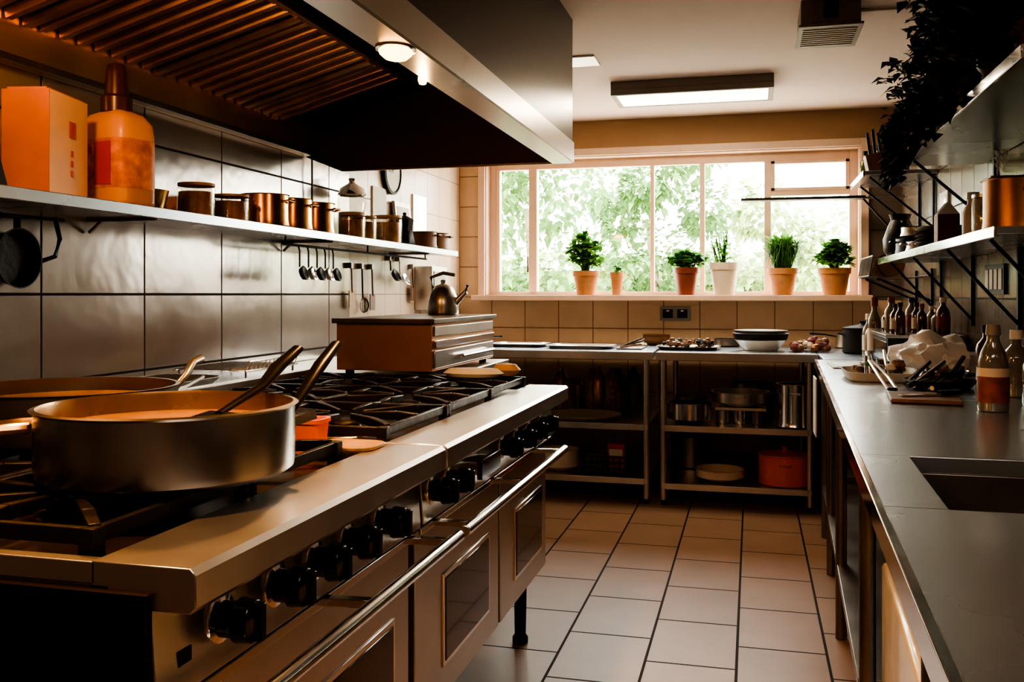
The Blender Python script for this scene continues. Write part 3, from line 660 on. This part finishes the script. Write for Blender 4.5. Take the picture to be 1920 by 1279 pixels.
for k in range(14): b.tube([(.56+R(-.03,.10),3.52+R(0,.14),.912),(.66+R(-.05,.12),3.72+R(-.08,.1),.93+R(0,.09))],.009,random.choice([STEELD,BLACKM,WOODD,CHROME,BLACKM]),6)
b.lathe([(0,0),(.10,0),(.12,.03),(.125,.03),(.103,.004),(0,.004)],(.66,3.66,.902),BLACKM,28); b.lathe([(0,.01),(.05,.012),(.09,.055),(.092,.057),(.05,.02),(0,.02)],(.68,3.74,.902),CHROME,24); b.done()
def bottle(name,x,y,z,r,h,m,cap=BLACKM,label=None,neck=.3,seg=24):
    b=B(name); b.lathe([(0,0),(r*.95,0),(r,.006),(r,h*.58),(r*.85,h*.66),(r*neck,h*.78),(r*neck,h*.9),(0,h*.9)],(x,y,z),m,seg)
    b.lathe([(0,h*.86),(r*neck*1.3,h*.86),(r*neck*1.25,h),(0,h)],(x,y,z),cap,seg)
    if label: b.lathe([(r*1.015,h*.14),(r*1.015,h*.50)],(x,y,z),label,seg)
    return b.done()
LBR=mat('russet_label',(.22,.05,.03),.5,0,.4,30)
GB=mat('grey_clear_bottle',(.16,.15,.14),.08,0,.2,8,coat=.8)
b=B('sauce_bottle'); c=(.68,2.98,.902); r,h=.042,.25
b.lathe([(0,0),(r*.95,0),(r,.006),(r,h*.55),(r*.8,h*.68),(r*.42,h*.82),(r*.42,h*.9),(0,h*.9)],c,GB,28); b.lathe([(0,h*.88),(r*.5,h*.88),(r*.44,h),(0,h)],c,GREYP,24); b.lathe([(r*1.015,h*.10),(r*1.015,h*.50)],c,LBR,28); b.lathe([(r*1.025,h*.40),(r*1.025,h*.50)],c,CREAM,28); b.done()
bottle('oil_bottle',.735,2.66,.902,.038,.24,GB,BLACKM,CREAM,.35)
bottle('sauce_bottle',.84,3.15,.902,.040,.20,BOTB,BLACKM,None,.35)
bottle('spray_bottle',.85,3.42,.902,.045,.22,GB,WHITE,None,.35)
bottle('oil_bottle',.88,3.96,.902,.040,.22,BOTB,BLACKM,None,.35)
b=B('paper_sheets'); b.box(.36,.50,4.50,4.85,.902,.906,PAPER); b.box(.38,.52,4.55,4.83,.906,.909,STEEL); b.done()
b=B('countertop_grill'); b.box(.60,.93,4.55,5.08,.914,1.04,BLACKM); b.box(.59,.93,4.54,5.09,1.04,1.055,STEELD); b.box(.597,.60,4.58,5.05,.93,1.02,OVGL)
for x in (.63,.9):
    for y in (4.6,5.03): b.cyl((x,y,.902),.015,.013,BLACKM,10)
b.done(.004)
for k in range(10): bottle('spice_bottle',.66+(k%3)*.1,4.60+k*.048,1.056,R(.022,.032),R(.11,.17),random.choice([BOTB,BOTC,BOTG,BOTB,FOOD]),random.choice([BLACKM,LBR,CREAM]),random.choice([None,CREAM,LBR]),.4,16)
for k in range(8): bottle('spice_bottle',.62+(k%3)*.10,5.20+(k//3)*.12,.902,.035,R(.2,.33),random.choice([BOTB,BOTC,BOTG]),random.choice([BLACKM,LBR,CREAM]),random.choice([None,CREAM]),.4,16)

# ---------------------------------------------------------------- right shelves
def rshelf(name,x0,y0,y1,z,brs):
    b=B(name); b.box(x0,.945,y0,y1,z-.022,z,STEELT); b.box(x0-.006,x0+.004,y0,y1,z-.03,z+.002,CHROME)
    for y in brs: b.bar((.940,y,z-.30),(x0+.04,y,z-.024),.010,.012,BLACKM); b.box(.935,.947,y-.012,y+.012,z-.33,z-.02,BLACKM)
    return b.done(.002)
rshelf('wall_shelf',.66,2.86,5.35,1.43,(3.1,3.75,4.5,5.2))
rshelf('wall_shelf',.60,2.35,4.30,1.81,(4.1,))
rshelf('wall_shelf',.58,5.30,5.95,1.90,(5.4,5.85))
b=B('window_ledge_shelf'); b.box(-.07,.70,6.30,6.42,1.853,1.87,IRON); 
b.bar((.66,6.36,1.86),(.94,6.36,1.86),.03,.012,STEELD); b.bar((.69,6.36,1.855),(.945,6.36,1.55),.012,.012,BLACKM); b.done()
Z2=1.432
pot('copper_stock_pot',.80,3.12,Z2,.115,.155,COPPERD,'two',90)
b=B('glass_bowl_stack')
for k in range(3): b.lathe([(.03,0),(.05,.002),(.075,.045),(.072,.045)],(.79,3.12,Z2+.163+k*.018),GLASSJ,24)
b.box(.69,.90,3.05,3.19,Z2+.157,Z2+.162,WOODD); b.done()
jar('storage_canister',.76,3.40,Z2,.05,.14,PAPER,STEEL,.9)
jar('storage_canister',.87,3.55,Z2,.06,.20,FOOD,BLACKM,.8)
bottle('sauce_bottle',.76,3.62,Z2,.035,.17,CREAM,WHITE,None,.5)
bottle('oil_bottle',.86,3.82,Z2,.035,.24,BOTG,BLACKM,None,.3)
bottle('oil_bottle',.88,3.36,Z2,.04,.28,GB,BLACKM,None,.3)
bottle('wine_bottle',.89,2.93,Z2,.036,.30,BOTG,BLACKM,CREAM,.3)
b=B('milk_carton'); b.box(.70,.78,3.93,4.01,Z2,Z2+.12,CARDD); b.yprism([(.70,Z2+.12),(.78,Z2+.12),(.74,Z2+.17)],3.93,4.01,WHITE); b.done(.002)
b=B('tray_stack')
for k in range(6): b.lathe([(0,0),(.09,0),(.11,.014),(.113,.014),(.092,.003),(0,.003)],(.80,4.33,Z2+k*.016),[BLACKM,STEEL,BLACKM,WOODD,BLACKM,CREAM][k],28,p=.5,sx=1.0,sy=1.4)
b.done()
b=B('black_jug'); c=(.74,5.16,Z2); b.lathe([(0,0),(.06,0),(.08,.03),(.085,.09),(.06,.16),(.045,.19),(.055,.22),(.04,.21),(0,.20)],c,IRON,28); b.tube([(.74,5.10,Z2+.18),(.74,5.04,Z2+.17),(.74,5.03,Z2+.10),(.74,5.08,Z2+.06)],.009,BLACKM,8); b.done()
pot('steel_pan',.78,4.88,Z2,.10,.08,IRON,'two')
pot('steel_pan',.78,4.88,Z2+.085,.075,.05,STEEL,None)
pot('steel_pan',.76,4.62,Z2,.07,.05,STEEL,'two')
b=B('dish_drying_rack')
for k in range(10): y=5.44+k*.058; b.tube([(.64,y,1.45),(.62,y,1.34),(.75,y,1.32),(.93,y,1.34)],.004,STEELD,6)
for p in ((.64,1.45),(.62,1.34),(.75,1.32),(.93,1.34)): b.tube([(p[0],5.42,p[1]),(p[0],5.98,p[1])],.005,STEELD,6)
for y in (5.45,5.95): b.bar((.945,y,1.20),(.66,y,1.33),.010,.012,BLACKM); b.box(.935,.947,y-.01,y+.01,1.18,1.38,BLACKM)
for k in range(9): b.lathe([(0,0),(.06,.004),(.068,.012),(0,.008)],(.74,5.47+k*.055,1.40),random.choice([STEELD,WOODD,STEELD,CREAM,BLACKM]),20,RX(78))
b.done()
Z3=1.812
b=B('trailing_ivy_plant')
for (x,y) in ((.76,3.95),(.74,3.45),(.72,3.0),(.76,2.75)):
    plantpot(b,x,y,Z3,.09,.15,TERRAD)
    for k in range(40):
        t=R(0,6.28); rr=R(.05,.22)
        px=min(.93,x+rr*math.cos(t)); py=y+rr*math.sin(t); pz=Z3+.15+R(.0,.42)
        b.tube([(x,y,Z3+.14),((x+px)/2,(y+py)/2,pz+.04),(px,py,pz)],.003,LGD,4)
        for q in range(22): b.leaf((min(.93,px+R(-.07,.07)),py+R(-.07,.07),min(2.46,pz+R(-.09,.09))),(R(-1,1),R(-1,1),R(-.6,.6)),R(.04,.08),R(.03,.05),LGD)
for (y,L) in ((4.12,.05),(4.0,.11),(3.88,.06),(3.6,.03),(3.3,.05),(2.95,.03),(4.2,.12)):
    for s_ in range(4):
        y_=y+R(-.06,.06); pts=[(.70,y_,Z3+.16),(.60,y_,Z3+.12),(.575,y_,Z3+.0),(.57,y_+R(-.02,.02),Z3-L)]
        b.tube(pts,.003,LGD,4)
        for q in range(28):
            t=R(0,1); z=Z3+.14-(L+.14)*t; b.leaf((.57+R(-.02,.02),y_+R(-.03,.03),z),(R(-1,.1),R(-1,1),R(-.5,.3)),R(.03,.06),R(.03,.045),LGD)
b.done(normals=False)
b=B('knife_block'); b.hexa([(.62,5.42,1.902),(.78,5.42,1.902),(.78,5.54,1.902),(.62,5.54,1.902),(.60,5.42,2.0),(.76,5.42,2.04),(.76,5.54,2.04),(.60,5.54,2.0)],WOODD)
for k in range(5): b.bar((.63+.028*k,5.48,2.01),(.615+.028*k,5.48,2.13+.02*(k%2)),.014,.02,BLACKM)
b.done(.002)
for k in range(4): bottle('spice_bottle',.63+.07*k,5.70,1.902,.028,.16+.03*(k%2),random.choice([BOTB,BLACKM,BOTG]),BLACKM,None,.4,16)
b=B('wall_picture'); b.box(.938,.95,5.02,5.22,1.56,1.76,PAPER); b.box(.936,.938,5.04,5.20,1.58,1.74,WHITE); b.done(.001)
b=B('wall_reflection_panel'); b.box(.938,.95,3.95,4.25,1.24,1.36,BLACKM)  # added panel; its pale squares paint a reflection on the wall tiles
for k in range(4): b.box(.934,.938,3.97+k*.07,4.02+k*.07,1.26,1.34,PAPER)
b.done(.001)

# ---------------------------------------------------------------- ceiling fixtures
b=B('ceiling_light'); X0,X1,Y0,Y1=-.80,.12,5.42,5.80
b.box(X0,X1,Y0,Y1,2.435,2.48,GREYP); b.box(X0,X1,Y0,Y0+.03,2.40,2.435,GREYP); b.box(X0,X1,Y1-.03,Y1,2.40,2.435,GREYP); b.box(X0,X0+.03,Y0+.03,Y1-.03,2.40,2.435,GREYP); b.box(X1-.03,X1,Y0+.03,Y1-.03,2.40,2.435,GREYP)
b.box(X0+.03,X1-.03,Y0+.03,Y1-.03,2.402,2.43,DIFF); b.done(.003)
b=B('ceiling_vent_unit'); b.box(.20,.44,4.12,4.45,2.365,2.48,GREYP)
for k in range(9): b.box(.21,.43,4.15+k*.032,4.165+k*.032,2.358,2.366,GRILL)
b.box(.19,.45,4.10,4.47,2.362,2.372,GREYP); b.box(.29,.35,4.112,4.122,2.40,2.47,BLACKM); b.done(.003)
b=B('ceiling_access_panel'); b.box(-.95,-.79,4.78,4.98,2.470,2.48,WHITE); b.done(.002)
b=B('ceiling_conduit'); b.tube([(.45,4.3,2.472),(.94,4.3,2.472)],.007,CEIL,8); b.done()
b=B('baseboard_back'); b.box(XL,XR,6.585,6.60,0,.10,WALLR); b.done()

# ---------------------------------------------------------------- light
w=bpy.data.worlds.new('World'); SC.world=w; w.use_nodes=True
bg=w.node_tree.nodes['Background']; N=w.node_tree.nodes; L=w.node_tree.links
g=N.new('ShaderNodeTexCoord'); sp=N.new('ShaderNodeSeparateXYZ'); cr=N.new('ShaderNodeValToRGB')
L.new(g.outputs['Generated'],sp.inputs[0]); L.new(sp.outputs['Z'],cr.inputs['Fac'])
cr.color_ramp.elements[0].color=(1,.93,.83,1); cr.color_ramp.elements[1].color=(.86,.90,.98,1)
L.new(cr.outputs['Color'],bg.inputs['Color']); bg.inputs['Strength'].default_value=21.0
def light(name,kind,loc,rot,energy,col,**k):
    l=bpy.data.lights.new(name,kind); l.energy=energy; l.color=col
    for a,v in k.items(): setattr(l,a,v)
    o=bpy.data.objects.new(name,l); o.location=loc; o.rotation_euler=[math.radians(x) for x in rot]; SC.collection.objects.link(o); return o
p=light('window_portal','AREA',((WX0+WX1)/2,6.84,(WZ0+WZ1)/2),(-90,0,0),1,(1,1,1),shape='RECTANGLE',size=WX1-WX0,size_y=WZ1-WZ0)
p.data.cycles.is_portal=True
light('sun','SUN',(0,-5,10),(35,0,-15),10.0,(1,.93,.80),angle=.05)
light('hood_lamp_a','SPOT',(-.828,LY,1.79),(0,-14,0),62,(1,.50,.17),spot_size=2.7,spot_blend=.8,shadow_soft_size=.03)
light('hood_lamp_b','SPOT',(-.828,1.0,1.79),(0,-14,0),66,(1,.48,.16),spot_size=2.7,spot_blend=.8,shadow_soft_size=.03)
light('hood_lamp_c','POINT',(-1.62,1.75,2.0),(0,0,0),17,(1,.45,.14),shadow_soft_size=.05)
light('hood_bulb','POINT',(-.93,2.57,1.81),(0,0,0),3,(1,.55,.2),shadow_soft_size=.01)
light('ceiling_lamp','AREA',(-.34,5.61,2.395),(0,0,0),20,(1,.82,.58),shape='RECTANGLE',size=.85,size_y=.3)
light('overhead_fill_light','AREA',(.1,.4,2.45),(0,0,0),15,(1,.82,.66),shape='RECTANGLE',size=1.2,size_y=.5)  # added fill light out of view, no fixture; lifts the near room

# ---------------------------------------------------------------- camera
cd=bpy.data.cameras.new('camera'); cam=bpy.data.objects.new('camera',cd); SC.collection.objects.link(cam)
cam.location=(0,0,1.24); cam.rotation_euler=(math.radians(90),0,math.atan(450/1750))
cd.sensor_width=36; cd.lens=1750*36/1920; cd.shift_y=-87.5/1920; cd.clip_start=.05
SC.camera=cam
SC.view_settings.view_transform='AgX'
try: SC.view_settings.look='AgX - High Contrast'
except Exception as e: print(e)
